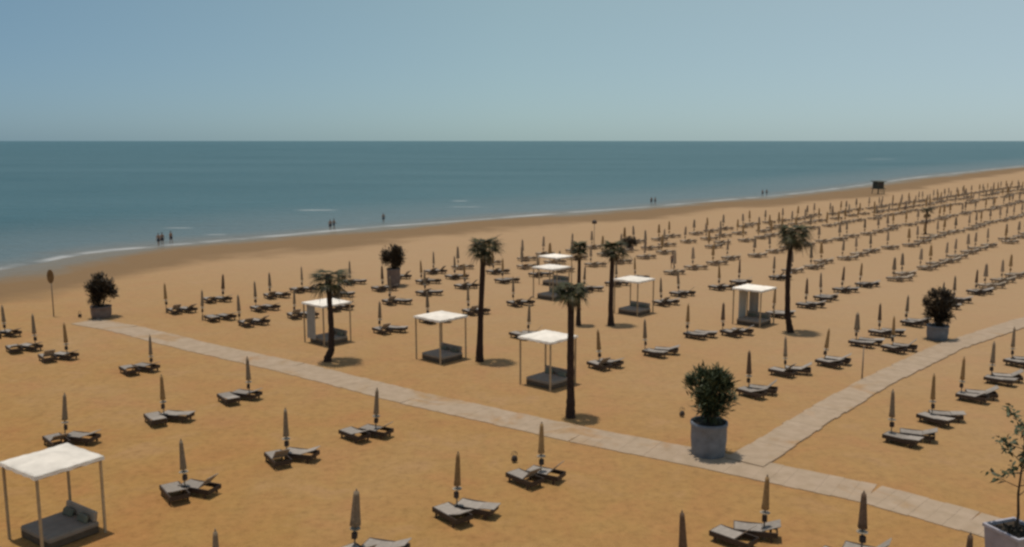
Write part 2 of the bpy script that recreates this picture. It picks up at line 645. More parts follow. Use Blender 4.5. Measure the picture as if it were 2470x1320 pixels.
def make_lounger(ang):
    root = thing('sun_lounger', 'sun lounger', 'sun lounger', (0, 0, 0))
    lounger_frame(MB()).build('frame', M['frame'], root)
    lounger_sling(MB()).build('sling_seat', M['sling'], root)
    lounger_back(MB(), ang).build('backrest', M['sling'], root)
    for mb in lounger_legs():
        mb.build('leg', M['frame'], root)
    return root


def far_lounger_mesh(mb=None, loc=None, rz=0):
    a, b = MB(), MB()
    lounger_sling(a)
    lounger_back(a, R(24))
    lounger_frame(b)
    for m_ in lounger_legs():
        b.add(m_.v, m_.f)
    na = len(a.f)
    a.add(b.v, b.f)
    return a, na


proto_p = [make_parasol(M['canopy']), make_parasol(M['canopy_warm']), make_parasol(M['canopy_dark'], 1.1), make_parasol(M['canopy'], 1.45)]
proto_l = [make_lounger(R(a)) for a in (6, 20, 32, 44)]
for pr in proto_p + proto_l:
    KIDS[pr.name] = list(pr.children)
fp_mesh = [far_parasol_mesh(M[k]) for k in ('canopy_hazed', 'canopy_warm', 'canopy')]
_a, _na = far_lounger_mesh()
fl_mesh = _a.mesh('sun_lounger', M['sling_hazed'])
fl_mesh.materials.append(M['frame_hazed'])
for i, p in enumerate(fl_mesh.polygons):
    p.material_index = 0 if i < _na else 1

HEAD = math.atan2(V.y, V.x)
used_p, used_l = set(), set()
spare_lounger = []           # far loungers beyond the individual ones
lounger_jobs = []            # (distance, pos, rz, label, group, near)


def put(protos, k, used, loc, rz, label, group, cat, tilt=(0, 0)):
    pr = protos[k]
    if k in used:
        o = copy_tree(pr)
    else:
        used.add(k)
        o = pr
    o.location = loc
    o.rotation_euler = (tilt[0], tilt[1], rz)
    if cat == 'parasol':
        o.scale = (rng.uniform(0.88, 1.14), rng.uniform(0.88, 1.14), rng.uniform(0.95, 1.04))
    return tag(o, label, cat, group)


def parasol(p, label, group, kind=0, near=True, jr=None):
    rz = jr.uniform(0, 6.28)
    tilt = (R(jr.gauss(0, 1.7)), R(jr.gauss(0, 1.7)))
    if near:
        return put(proto_p, kind, used_p, (p.x, p.y, 0), rz, label, group, 'parasol', tilt)
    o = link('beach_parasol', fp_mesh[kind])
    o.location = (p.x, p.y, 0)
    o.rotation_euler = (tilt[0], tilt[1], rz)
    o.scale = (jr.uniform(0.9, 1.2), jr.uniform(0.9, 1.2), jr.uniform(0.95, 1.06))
    return tag(o, label, 'parasol', group)


def lounger_pair(p, off, labels, group, jr, dist, near):
    c = p + off
    for s, lab in zip((-1, 1), labels):
        if lab is None:
            continue
        # the pair fans out: the one on the right is turned further round
        if s < 0:
            q = c - U * (0.50 + jr.uniform(-0.05, 0.1)) + V * (-0.10 + jr.uniform(-0.14, 0.14))
            turn = R(-8 + jr.uniform(-8, 8))
        else:
            q = c + U * (0.46 + jr.uniform(-0.05, 0.1)) + V * (-0.38 + jr.uniform(-0.14, 0.14))
            turn = R(20 + jr.uniform(-9, 9))
        lounger_jobs.append((dist, q, HEAD + turn, lab, group, near, jr.choice([0, 1, 1, 2, 3])))


rng = random.Random(3)
WORDS = 'first second third fourth fifth sixth seventh eighth ninth tenth eleventh twelfth thirteenth fourteenth fifteenth sixteenth seventeenth eighteenth nineteenth twentieth'.split()
occupied = []                # (x, y, radius) of what stands on the sand

# nearer parasols: top of each in the photo, shift of its loungers (photo px), kind, where it stands
NEAR = [
    (440, 1055, 0, 0, 'just past the nearest gazebo'),
    (687, 985, 4, 0, 'midway from the nearest gazebo to the boardwalk'),
    (903, 935, -30, 0, "by the boardwalk in the nearest gazebo's row"),
    (598, 862, -34, 0, 'by the boardwalk, one row seaward of the nearest gazebo'),
    (390, 905, 5, 1, 'in the middle, one row seaward of the nearest gazebo'),
    (148, 950, 4, 0, 'straight behind the roof of the nearest gazebo'),
    (360, 805, -36, 0, 'beside the pale start of the boardwalk, below the planter'),
    (157, 780, -28, 1, 'between the tall board post and the nearest gazebo'),
    (80, 762, -34, 0, 'just below the tall post with brown board'),
    (7, 733, -10, 0, 'at the picture edge, left of the tall board post'),
    (1100, 1095, 6, 1, 'in the middle of the frontmost full row'),
    (1305, 1025, -26, 1, 'below the tall palm, across the boardwalk from it'),
    (850, 1180, 30, 3, 'largest and widest, cut off at the bottom edge'),
    (1848, 1145, -60, 1, 'below the big grey planter, nearest to the boardwalk'),
    (2087, 1190, -30, 2, 'right against the boardwalk edge, bottom of the photo'),
    (1655, 1235, 0, 2, 'only its pale tip showing, right of centre at bottom'),
    (515, 1290, 0, 0, 'only its tip showing, right of the nearest gazebo base'),
    (2340, 1290, 10, 2, 'only its slanting tip showing beside the pale planter'),
    (2157, 945, 34, 0, 'first after the boardwalk below the side path'),
    (2255, 905, 14, 1, 'second after the boardwalk below the side path'),
    (2325, 860, 26, 1, 'third after the boardwalk below the side path'),
    (2398, 825, 16, 0, 'fourth after the boardwalk below the side path'),
    (2447, 790, 14, 0, 'fifth after the boardwalk below the side path'),
    (1448, 795, 4, 1, 'first past the gazebo behind the tall front palm'),
    (1558, 770, 30, 0, 'second past the gazebo behind the tall front palm'),
    (1660, 735, 26, 1, 'third past the gazebo behind the tall front palm'),
    (1745, 730, 26, 2, 'fourth past the gazebo, before the curtained one'),
    (1810, 850, 10, 2, 'just past the big grey planter'),
    (1898, 810, 4, 0, 'second past the big grey planter'),
    (1992, 790, 14, 1, 'third past the big grey planter'),
    (2070, 750, 12, 3, 'fat and greyish, by the slim bare post'),
    (2125, 730, 10, 2, 'slim and dark, just past the slim bare post'),
    (2158, 762, 8, 1, 'pale and low, nearer than its neighbours past the post'),
    (2190, 710, 16, 0, 'just before the brown planter on the side path'),
    (915, 725, 20, 0, 'between the two gazebos flanking the thin palm'),
    (1275, 735, -10, 0, 'right behind the roof of the middle gazebo'),
    (398, 685, 30, 1, 'first inland of the planter at the boardwalk start'),
    (485, 700, 40, 0, 'second from the seaward planter along the boardwalk'),
    (535, 663, -20, 2, 'tall and dark, seaward of the leaning one'),
    (575, 710, 30, 0, 'leaning, beside the boardwalk, third from the seaward planter'),
    (615, 680, 16, 0, 'behind the leaning parasol near the boardwalk'),
    (650, 655, 10, 0, 'farthest of the small cluster near the seaward planter'),
    (708, 695, 12, 0, 'just seaward of the gazebo behind the crooked palm'),
]

trees_px = [(800, 868), (1157, 870), (1376, 1005), (1395, 783), (1475, 783), (1903, 798), (2232, 565), (245, 765), (948, 690), (1708, 1095), (2260, 818), (2440, 1366), (1519, 604)]
for x, y in trees_px:
    p = at(x, y)
    occupied.append((p.x, p.y, 1.9))
gaz_px = [(125, 1107), (788, 728), (1063, 761), (1322, 810), (1330, 643), (1530, 672), (1820, 693), (1340, 617)]
for x, y in gaz_px:
    p = at(x, y, 2.9)
    occupied.append((p.x, p.y, 2.5))

g_near = 'closed parasols standing in the sand'
g_nearl = 'sun loungers paired beside the parasols'
n_par = 0
for px, py, dx, kind, where in NEAR:
    p = at(px, py, 2.4)
    p.z = 0
    d = p.length
    tone = {0: 'beige', 1: 'ochre', 2: 'brown', 3: 'taupe'}[kind]
    parasol(p, f'closed {tone} parasol {where}', g_near, kind, True, rng)
    n_par += 1
    occupied.append((p.x, p.y, 2.6))
    if py > 1225 and px in (515, 2340, 1655):
        continue                      # its loungers would be out of the picture
    sc = FPX / math.hypot(p.y, CAM_H)
    off = Vector((dx / sc, 0, 0))
    short = where.replace(', cut off at the bottom edge', '').replace(', bottom of the photo', '')
    lounger_pair(p, off, ['grey lounger on the inner side of the parasol ' + short if False else f'grey lounger left of the parasol {short}',
                          f'grey lounger right of the parasol {short}'], g_nearl, rng, d, True)

# the long rows running away along the shore
ROWS = [(22.9, 78.5, 108, 'first row past the side path'), (32.3, 66.5, 158, 'second row past the side path'),
        (41.6, 65.0, 200, 'third row past the side path'), (51.0, 46.0, 245, 'fourth row past the side path'),
        (60.2, 44.8, 285, 'fifth row past the side path'), (65.0, 48.5, 295, 'sixth row past the side path'),
        (69.8, 48.6, 310, 'row nearest the sea')]
for v, u0, u1, row in ROWS:
    u, k = u0, 0
    while u < u1:
        p = uv(u + rng.gauss(0, 0.42), v + rng.gauss(0, 0.42))
        u += 4.9
        if rng.random() < 0.04:
            continue
        fx, fy = to_px(Vector((p.x, p.y, 1.2)))
        if fx < -10 or fx > 2490:
            continue
        if any((p.x - a) ** 2 + (p.y - b) ** 2 < r * r for a, b, r in occupied):
            continue
        d = p.length
        kind = rng.choice([0, 0, 0, 1, 1, 2])
        tone = {0: 'beige', 1: 'ochre', 2: 'brown'}[kind]
        k += 1
        n_par += 1
        if k <= 20 and d < 150:
            lab = f'closed {tone} parasol, {WORDS[k - 1]} along the {row}'
            ll = [f'grey lounger {s} of the {WORDS[k - 1]} parasol along the {row}' for s in ('left', 'right')]
            g, gl = g_near, g_nearl
        else:
            lab = f'tiny closed parasol in the far part of the {row}'
            ll = [f'tiny grey lounger in the far part of the {row}'] * 2
            g, gl = f'parasols far along the {row}', f'loungers far along the {row}'
        parasol(p, lab, g, kind, d < 95, rng)
        lounger_pair(p, Vector((rng.uniform(-0.1, 0.5), 0, 0)), ll, gl, rng, d, d < 95)

lounger_jobs.sort(key=lambda j: j[0])
stuff = MB()
stuff_mi = []
for i, (d, q, rz, lab, g, near, var) in enumerate(lounger_jobs):
    if i < 298:
        if near:
            put(proto_l, var, used_l, (q.x, q.y, 0), rz, lab, g, 'sun lounger')
        else:
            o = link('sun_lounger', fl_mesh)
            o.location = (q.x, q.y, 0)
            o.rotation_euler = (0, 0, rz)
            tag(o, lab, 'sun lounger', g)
    else:
        mt = Matrix.Translation((q.x, q.y, 0)) @ Matrix.Rotation(rz, 4, 'Z')
        stuff.add([mt @ Vector(v) for v in _a.v], _a.f)
        stuff_mi += [0 if k < _na else 1 for k in range(len(_a.f))]
if stuff.v:
    so_ = stuff.build('distant_loungers', M['sling_hazed'])
    so_.data.materials.append(M['frame_hazed'])
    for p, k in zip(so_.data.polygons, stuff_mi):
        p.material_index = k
    tag(so_, 'mass of tiny grey loungers in the farthest parasol rows', 'loungers', kind='stuff')
print('PARASOLS', n_par, 'LOUNGERS', len(lounger_jobs), 'first stuff at', lounger_jobs[297][0] if len(lounger_jobs) > 297 else None)


# ------------------------------------------------------------------ gazebos with daybeds
GS, GH = 2.36, 2.82


def cloth_roof(seed):
    rnd = random.Random(seed)
    n = 14
    h = GS / 2 + 0.05
    top, bot = [], []
    px_, py_ = rnd.uniform(-0.3, 0.3), rnd.uniform(-0.3, 0.3)
    for j in range(n + 1):
        for i in range(n + 1):
            x, y = -1 + 2 * i / n, -1 + 2 * j / n
            e = (1 - x * x) * (1 - y * y)
            z = GH + 0.05 + 0.15 * e * math.exp(-((x - px_) ** 2 + (y - py_) ** 2) * 1.2) + 0.045 * math.sin(4.4 * x + seed) * math.sin(3.6 * y + seed) * (e + 0.12) + 0.02 * math.sin(9 * x + 5 * y + seed) * e
            z += rnd.uniform(-0.012, 0.012)
            top.append((x * h, y * h, z))
            bot.append((x * h, y * h, z - 0.025 - 0.04 * (1 - e) * 0))
    m = n + 1
    fs = []
    for j in range(n):
        for i in range(n):
            a = j * m + i
            fs.append((a, a + 1, a + m + 1, a + m))
            b = a + m * m
            fs.append((b, b + m, b + m + 1, b + 1))
    ring = [i for i in range(m)] + [j * m + n for j in range(1, m)] + [n * m + i for i in range(n - 1, -1, -1)] + [j * m for j in range(n - 1, 0, -1)]
    for a, b in zip(ring, ring[1:] + ring[:1]):
        fs.append((a, a + m * m, b + m * m, b))
    return MB().add(top + bot, fs)


def valance(seed):
    # a short hanging hem round the roof
    rnd = random.Random(seed)
    h = GS / 2 + 0.052
    mb = MB()
    for k in range(4):
        rot = Matrix.Rotation(k * math.pi / 2, 3, 'Z')
        n = 14
        vs = []
        for i in range(n + 1):
            x = -h + 2 * h * i / n
            dz = 0.10 + 0.02 * math.sin(i * 1.9 + seed) + rnd.uniform(-0.01, 0.01)
            for yy, zz in ((-h, GH + 0.03), (-h - 0.012, GH + 0.03 - dz), (-h + 0.008, GH + 0.03 - dz), (-h + 0.012, GH + 0.03)):
                vs.append(rot @ Vector((x, yy, zz)))
        fs = []
        for i in range(n):
            for q in range(4):
                fs.append((i * 4 + q, i * 4 + 4 + q, i * 4 + 4 + (q + 1) % 4, i * 4 + (q + 1) % 4))
        mb.add(vs, fs)
    return mb


def curtain_mesh(width, z0, z1, seed):
    n = 26
    vs, fs = [], []
    rnd = random.Random(seed)
    ph = rnd.uniform(0, 6)
    for j, z in enumerate((z1, (z0 + z1) / 2, z0)):
        for i in range(n + 1):
            x = -width / 2 + width * i / n
            y = 0.045 * math.sin(i * 1.7 + ph) + 0.02 * j * math.sin(i * 0.6)
            vs += [(x, y, z), (x, y + 0.012, z)]
    w_ = (n + 1) * 2
    for j in range(2):
        for i in range(n):
            a = j * w_ + i * 2
            fs += [(a, a + 2, a + w_ + 2, a + w_), (a + 1, a + w_ + 1, a + w_ + 3, a + 3)]
    return MB().add(vs, fs)


def gazebo(px, py, rz, label, seed, curtains=()):
    p = at(px, py, GH + 0.06)
    root = thing('gazebo', label, 'gazebo', (p.x, p.y, 0), rz, 'white roofed gazebos on the beach')
    c = GS / 2 - 0.05
    for sx in (-1, 1):
        for sy in (-1, 1):
            MB().box((sx * c, sy * c, (GH - 0.11) / 2 - 0.1), (0.085, 0.085, GH - 0.11 + 0.2), bev=0.01).build('post', M['timber'], root)
    for s in (-1, 1):
        MB().box((0, s * c, GH - 0.055), (GS, 0.085, 0.11)).build('roof_beam', M['timber'], root)
        MB().box((s * c, 0, GH - 0.055), (0.085, 2 * c - 0.09, 0.108)).build('roof_beam', M['timber'], root)
    rf = cloth_roof(seed).build('canvas_roof', M['white'], root, True)
    valance(seed).build('valance', M['white'], rf)
    for k, (side, off, wd) in enumerate(curtains):
        o = curtain_mesh(wd, 0.35, GH - 0.12, seed + k).build('curtain', M['curtain'], root, True)
        a = {'u': 0, 'v': math.pi / 2}[side[1]]
        s = 1 if side[0] == '+' else -1
        if side[1] == 'u':
            o.location = (s * (c - 0.09), off, 0)
            o.rotation_euler = (0, 0, math.pi / 2)
        else:
            o.location = (off, s * (c - 0.09), 0)
    return p


def daybed(p, rz, label, shift=(0.10, 0.0), pillow='cushion'):
    q = Vector((p.x, p.y, 0)) + Matrix.Rotation(rz, 3, 'Z') @ Vector((shift[0], shift[1], 0))
    root = thing('daybed', label, 'daybed', (q.x, q.y, 0), rz, 'daybeds under the gazebos')
    MB().box((0, 0, 0.14), (1.80, 1.95, 0.24), bev=0.015).build('base', M['bedbase'], root)
    MB().box((0, 0, 0.335), (1.83, 1.98, 0.20), bev=0.05).build('mattress', M['mattress'], root, False)
    MB().box((0.82, 0, 0.62), (0.14, 1.92, 0.38), Matrix.Rotation(R(10), 3, 'Y'), bev=0.04).build('backrest', M['mattress'], root)
    for s in (-1, 1):
        MB().box((0.59, s * 0.48, 0.54), (0.16, 0.60, 0.30), Matrix.Rotation(R(24), 3, 'Y'), bev=0.06).build('pillow', M[pillow], root)


rzg = TH
gp = gazebo(125, 1107, R(55.2), 'nearest white gazebo, cut by the left edge, with rumpled canvas roof', 1)
daybed(gp, R(55.2), 'taupe daybed under the nearest gazebo at the bottom left')
gp = gazebo(788, 728, rzg, 'white gazebo with a pale curtain, behind the crooked palm', 2, (('-u', 0.45, 0.95),))
daybed(gp, rzg, 'taupe daybed inside the gazebo behind the crooked palm')
gp = gazebo(1063, 761, rzg, 'open white gazebo just left of the slim straight palm', 3)
daybed(gp, rzg, 'taupe daybed inside the open gazebo beside the slim palm')
gp = gazebo(1322, 810, rzg, 'white gazebo standing right behind the tall front palm', 4)
daybed(gp, rzg, 'taupe daybed behind the tall front palm')
gp = gazebo(1330, 643, rzg, 'white gazebo seen above the crown of the tall front palm', 5)
daybed(gp, rzg, 'taupe daybed partly hidden by the tall front palm crown')
gp = gazebo(1530, 672, rzg, 'open white gazebo right of the pair of thin palms', 6)
daybed(gp, rzg, 'taupe daybed in the gazebo right of two thin palms')
gp = gazebo(1820, 693, rzg, 'white gazebo with drawn grey curtains left of the curved palm', 7, (('+v', 0.25, 1.2), ('+u', 0.5, 0.8)))
daybed(gp, rzg, 'taupe daybed in the curtained gazebo by the curved palm')
gp = gazebo(1340, 617, rzg, 'farthest white gazebo, half hidden behind another gazebo roof', 8)
daybed(gp, rzg, 'taupe daybed in the farthest gazebo, mostly hidden')


# ------------------------------------------------------------------ palms
def blade(mb, p, d, up, L, wd, droop, n=3):
    """a folded, drooping leaf blade"""
    d = d.normalized()
    s = d.cross(up)
    if s.length < 1e-3:
        s = d.orthogonal()
    s.normalize()
    vs = []
    for i in range(n + 1):
        t = i / n
        c = p + d * (L * t) + Vector((0, 0, -droop * L * t * t))
        ww = wd * (0.45 + 0.9 * t if t < 0.5 else 0.9 * (1 - t) * 2) * 0.5 + 0.002
        vs += [c - s * ww, c + s * ww]
    fs = [(2 * i, 2 * i + 1, 2 * i + 3, 2 * i + 2) for i in range(n)]
    mb.add(vs, fs)


def fan_frond(mb, base, az, el, petiole, fan, droop, rnd):
    d = Vector((math.cos(az) * math.cos(el), math.sin(az) * math.cos(el), math.sin(el)))
    side = Vector((-math.sin(az), math.cos(az), 0))
    up = side.cross(d) * -1
    if up.z < 0 and el < R(80):
        up = -up
    tip = base + d * petiole + Vector((0, 0, -0.08 * petiole))
    mb.tube([base, (base + tip) / 2 + Vector((0, 0, 0.03)), tip], [0.03, 0.02, 0.012], 4, cap=False)
    n = 15
    for i in range(n):
        a = R(-105 + 210 * i / (n - 1))
        dd = d * math.cos(a) + side * math.sin(a) + up * 0.08
        blade(mb, tip, dd, up, fan * rnd.uniform(0.8, 1.05) * (0.72 + 0.28 * math.cos(a)), 0.085, droop * rnd.uniform(0.7, 1.3), 3)


def palm(base_px, pts, label, rad, cr, flat=0.75, droop=0.45, nf=34, seed=1, low=-35, skirt=8, bias=None):
    """pts: trunk offsets (metres across the view, height)"""
    rnd = random.Random(seed)
    b = at(*base_px)
    root = thing('palm_tree', label, 'palm', (b.x, b.y, 0), 0, 'palms among the gazebos')
    line = [Vector((dx, dx * 0.15, z)) for dx, z in pts]
    fine = []
    for i in range(len(line) - 1):
        k = 7
        for j in range(k):
            fine.append(line[i].lerp(line[i + 1], j / k))
    fine.append(line[-1])
    sm = [fine[0]] + [(fine[i - 1] + fine[i] * 2 + fine[i + 1]) / 4 for i in range(1, len(fine) - 1)] + [fine[-1]]
    H = sm[-1].z
    rads = []
    for q in sm:
        t = q.z / H
        rads.append(rad * (1.35 - 0.35 * min(1, t * 5)) * (1.0 - 0.22 * t) * (1.0 + rnd.uniform(-0.05, 0.05)) + (0.05 if t > 0.92 else 0))
    MB().tube(sm, rads, 12, jitter=0.06).build('trunk', M['bark'], root)
    top = sm[-1] + Vector((0, 0, 0.05))
    mb = MB()
    for i in range(nf):
        az = i * 2.39996 + rnd.uniform(-0.3, 0.3)
        t = (i + 0.5) / nf
        el = R(78 + (low - 78) * t) + rnd.uniform(-0.12, 0.12)
        k = 1.0
        if bias:
            k += bias[1] * max(0, math.cos(az - bias[0]))
        if el > 0:
            el *= flat
        fan_frond(mb, top - Vector((0, 0, 0.25 * t)), az, el, cr * rnd.uniform(0.32, 0.52) * k, cr * rnd.uniform(0.48, 0.62) * k,
                  droop * (0.5 + t), rnd)
    mb.build('crown', M['frond'], root)
    if skirt:
        sk = MB()
        for i in range(skirt):
            az = rnd.uniform(0, 6.28)
            if bias and rnd.random() < 0.6:
                az = bias[0] + rnd.uniform(-0.6, 0.6)
            fan_frond(sk, top - Vector((0, 0, 0.3)), az, R(rnd.uniform(-70, -35)), cr * 0.35, cr * 0.45, 0.5, rnd)
        sk.build('dry_skirt', M['deadfrond'], root)
    return root


palm((790, 872), [(0, -0.2), (0.02, 0.25), (0.27, 0.75), (0.30, 2.2), (0.22, 4.6), (0.20, 5.6)], 'palm with crooked trunk foot and flat two tiered crown', 0.20, 1.6, 0.22, 0.42, 30, 3, -38, 8, (0.0, 0.25))
palm((1157, 872), [(0, -0.2), (0.0, 0.5), (0.08, 3.0), (0.22, 6.0), (0.27, 7.5)], 'slim straight palm beside the open gazebo', 0.20, 1.25, 0.42, 0.5, 34, 5, -22, 9, (-0.2, 0.4))
palm((1376, 1007), [(0, -0.2), (0.0, 1.0), (-0.03, 3.5), (-0.02, 6.75)], 'nearest palm with dark trunk and small drooping crown, by the boardwalk', 0.20, 1.18, 0.25, 0.7, 28, 8, -22, 6)
palm((1395, 785), [(0, -0.2), (0.0, 2.0), (0.03, 6.0)], 'thinner palm of the pair, with the smallest crown', 0.16, 0.95, 0.6, 0.45, 28, 12, -20, 5)
palm((1474, 785), [(0, -0.2), (-0.05, 1.5), (0.0, 4.5), (0.02, 5.95)], 'palm left of the open gazebo, thicker of the thin pair', 0.20, 1.2, 0.55, 0.5, 30, 14, -22, 6, (0.1, 0.45))
palm((1908, 802), [(0, -0.2), (-0.15, 0.5), (-0.34, 1.3), (-0.45, 4.2), (-0.40, 5.5), (-0.22, 7.4)], 'tall palm with curved trunk standing past the curtained gazebo', 0.20, 1.5, 0.42, 0.55, 38, 17, -28, 12, (-0.1, 0.35))
palm((2232, 565), [(0, -0.2), (0.0, 1.5), (0.05, 3.7)], 'small distant wind swept palm among the far parasol rows', 0.13, 1.3, 0.3, 0.3, 20, 21, -15, 4)


# ------------------------------------------------------------------ potted shrubs
def pot_mesh(r, h, taper=1.0):
    return MB().lathe([(r * 0.86 * taper, -0.02), (r * 0.92 * taper, 0.04), (r * 1.0, h * 0.5), (r * 0.99, h * 0.86), (r * 1.04, h * 0.9), (r * 1.04, h),
                       (r * 0.93, h), (r * 0.92, h - 0.10), (0.02, h - 0.10)], 28)


def potted(px, label, pr, ph, potmat, cw, ch, leafmat, nleaf, seed, stem_h=0.25, leaf=(0.34, 0.07), sprigs=6):
    rnd = random.Random(seed)
    b = at(*px)
    root = thing('potted_shrub', label, 'planter', (b.x, b.y, 0), 0, 'big potted shrubs along the paths')
    pot_mesh(pr, ph).build('pot', potmat, root, True)
    MB().lathe([(pr * 0.9, ph - 0.12), (pr * 0.9, ph - 0.07), (pr * 0.5, ph - 0.03), (0.03, ph - 0.02)], 18).build('soil', M['soil'], root, True)
    st = MB()
    lf = MB()
    z0 = ph - 0.08
    cz = z0 + stem_h + ch / 2
    for i in range(16):
        az = rnd.uniform(0, 6.28)
        r1 = rnd.uniform(0.3, 0.9) * cw / 2
        e = Vector((r1 * math.cos(az), r1 * math.sin(az), z0 + stem_h + ch * rnd.uniform(0.3, 0.85)))
        s = Vector((0.12 * math.cos(az), 0.12 * math.sin(az), z0))
        mid = (s + e) / 2 + Vector((rnd.uniform(-0.1, 0.1), rnd.uniform(-0.1, 0.1), 0.15))
        st.tube([s, mid, e], [0.035, 0.022, 0.01], 5, cap=False)
    # clumps give the outline its lumps and its gaps
    cl = []
    def wide(z):
        t = min(1, max(0, (z - z0) / (ch + stem_h)))
        return 0.42 + 0.68 * math.sin(math.pi * (0.12 + 0.6 * t)) ** 1.5
    for i in range(17):
        while True:
            q = Vector((rnd.uniform(-1, 1), rnd.uniform(-1, 1), rnd.uniform(-1, 1)))
            if 0.25 < q.length < 1:
                break
        zz = cz + q.z * ch / 2 * 0.86
        k = wide(zz) * rnd.uniform(0.75, 1.12)
        cl.append(Vector((q.x * cw / 2 * k * 0.9, q.y * cw / 2 * k * 0.9, zz)))
    for i in range(nleaf):
        c = rnd.choice(cl)
        q = Vector((rnd.gauss(0, 1), rnd.gauss(0, 1), rnd.gauss(0, 1))) * 0.105 * cw
        p = c + q
        k = Vector((p.x / (cw / 2), p.y / (cw / 2), (p.z - cz) / (ch / 2)))
        if k.length > 1.2 or p.z < z0:
            continue
        out = Vector((p.x, p.y, (p.z - cz) + 0.45 * ch)).normalized()
        d = out + Vector((rnd.gauss(0, .45), rnd.gauss(0, .45), rnd.gauss(0.1, .4)))
        blade(lf, p, d, Vector((rnd.gauss(0, .4), rnd.gauss(0, .4), 1)), leaf[0] * rnd.uniform(0.6, 1.25), leaf[1] * rnd.uniform(0.7, 1.2), 0.25, 2)
    for i in range(sprigs):
        az = rnd.uniform(0, 6.28)
        e = R(rnd.uniform(-10, 75))
        d = Vector((math.cos(az) * math.cos(e), math.sin(az) * math.cos(e), math.sin(e)))
        a = Vector((0, 0, cz)) + Vector((d.x * cw / 2, d.y * cw / 2, d.z * ch / 2)) * 0.8
        tip = a + d * 0.42 * cw / 2
        st.tube([a, tip], [0.012, 0.006], 4, cap=False)
        for k in range(14):
            p = a.lerp(tip, rnd.random())
            blade(lf, p, d + Vector((rnd.gauss(0, .6), rnd.gauss(0, .6), rnd.gauss(0, .5))), Vector((0, 0, 1)), leaf[0] * 0.7, leaf[1], 0.2, 2)
    st.build('stems', M['stem'], root)
    lf.build('foliage', leafmat, root)
    return root


potted((1708, 1096), 'big grey pot with round spiky green shrub where the paths meet', 0.80, 1.55, M['pot'], 1.9, 2.25, M['leaf'], 4200, 31, 0.25, (0.36, 0.075), 9)
potted((245, 766), 'squat pot with round dark shrub at the seaward end of the boardwalk', 0.78, 0.95, M['pot_brown'], 2.15, 2.35, M['leafdark'], 4200, 37, 0.15, (0.34, 0.09), 4)
potted((950, 690), 'tall brown pot with dark top heavy shrub nearest the water', 0.65, 1.75, M['pot_brown'], 2.2, 1.9, M['leafdark'], 3600, 41, 0.35, (0.36, 0.09), 3)
potted((2260, 819), 'grey pot with round brownish shrub standing on the side path', 0.72, 1.05, M['pot'], 1.85, 2.35, M['leafdark'], 4000, 43, 0.2, (0.34, 0.08), 5)
potted((1519, 604), 'small distant low pot with dark bush behind the thin palms', 0.5, 0.5, M['pot_brown'], 1.75, 1.25, M['leafdark'], 1500, 47, 0.05, (0.3, 0.08), 2)

# the pale planter with a spindly young tree at the right edge
b = at(2443, 1372)
root = thing('potted_tree', 'pale square pot with spindly sparse leaved young tree, at the right edge', 'planter', (b.x, b.y, 0), R(20), 'big potted shrubs along the paths')
pm = MB()
pw = 0.66
for z0, z1, k0, k1 in ((0, 1.42, 0.86, 1.0),):
    pm.add([(sx * pw * k, sy * pw * k, z) for z, k in ((z0, k0), (z1 - 0.1, k1), (z1 - 0.1, 1.06), (z1, 1.06), (z1, 0.92), (z1 - 0.14, 0.92)) for sx, sy in ((-1, -1), (1, -1), (1, 1), (-1, 1))],
           [(i * 4 + k, i * 4 + (k + 1) % 4, i * 4 + 4 + (k + 1) % 4, i * 4 + 4 + k) for i in range(5) for k in range(4)] + [(3, 2, 1, 0), (20, 21, 22, 23)])
pm.build('pot', M['pot_pale'], root)
MB().box((0, 0, 1.29), (1.19, 1.19, 0.06)).build('soil', M['soil'], root)
rnd = random.Random(61)
st, lf, lw = MB(), MB(), MB()
st.tube([(0, 0, 1.2), (0.03, 0, 1.9), (-0.02, 0.03, 2.6), (0, 0, 3.4), (0.05, 0, 5.0)], [0.05, 0.045, 0.038, 0.028, 0.012], 7, cap=False)
for i in range(15):
    z = 2.55 + 2.5 * (i / 15) + rnd.uniform(-0.1, 0.1)
    az = i * 2.4 + rnd.uniform(-0.4, 0.4)
    L = rnd.uniform(0.45, 0.85) * (1.15 - 0.35 * (i / 15))
    a = Vector((0, 0, z))
    e = a + Vector((math.cos(az) * L, math.sin(az) * L, L * rnd.uniform(0.35, 0.95)))
    st.tube([a, (a + e) / 2 + Vector((0, 0, -0.04)), e], [0.018, 0.012, 0.006], 5, cap=False)
    for k in range(30):
        p = a.lerp(e, rnd.uniform(0.55, 1.05)) + Vector((rnd.gauss(0, .09), rnd.gauss(0, .09), rnd.gauss(0, .08)))
        blade(lf, p, Vector((rnd.gauss(0, 1), rnd.gauss(0, 1), rnd.gauss(0.2, .7))), Vector((rnd.gauss(0, .5), rnd.gauss(0, .5), 1)), rnd.uniform(0.14, 0.26), 0.10, 0.3, 2)
for k in range(26):      # low dry plants on the soil
    az = rnd.uniform(0, 6.28)
    r0 = rnd.uniform(0.1, 0.5)
    p = Vector((r0 * math.cos(az), r0 * math.sin(az), 1.33))
    blade(lw, p, Vector((rnd.gauss(0, .5), rnd.gauss(0, .5), 0.7)), Vector((1, 0, 0.2)), 0.26, 0.09, 0.3, 2)
st.build('stem', M['stem'], root)
lf.build('foliage', M['leaf'], root)
lw.build('underplanting', M['leafdark'], root)


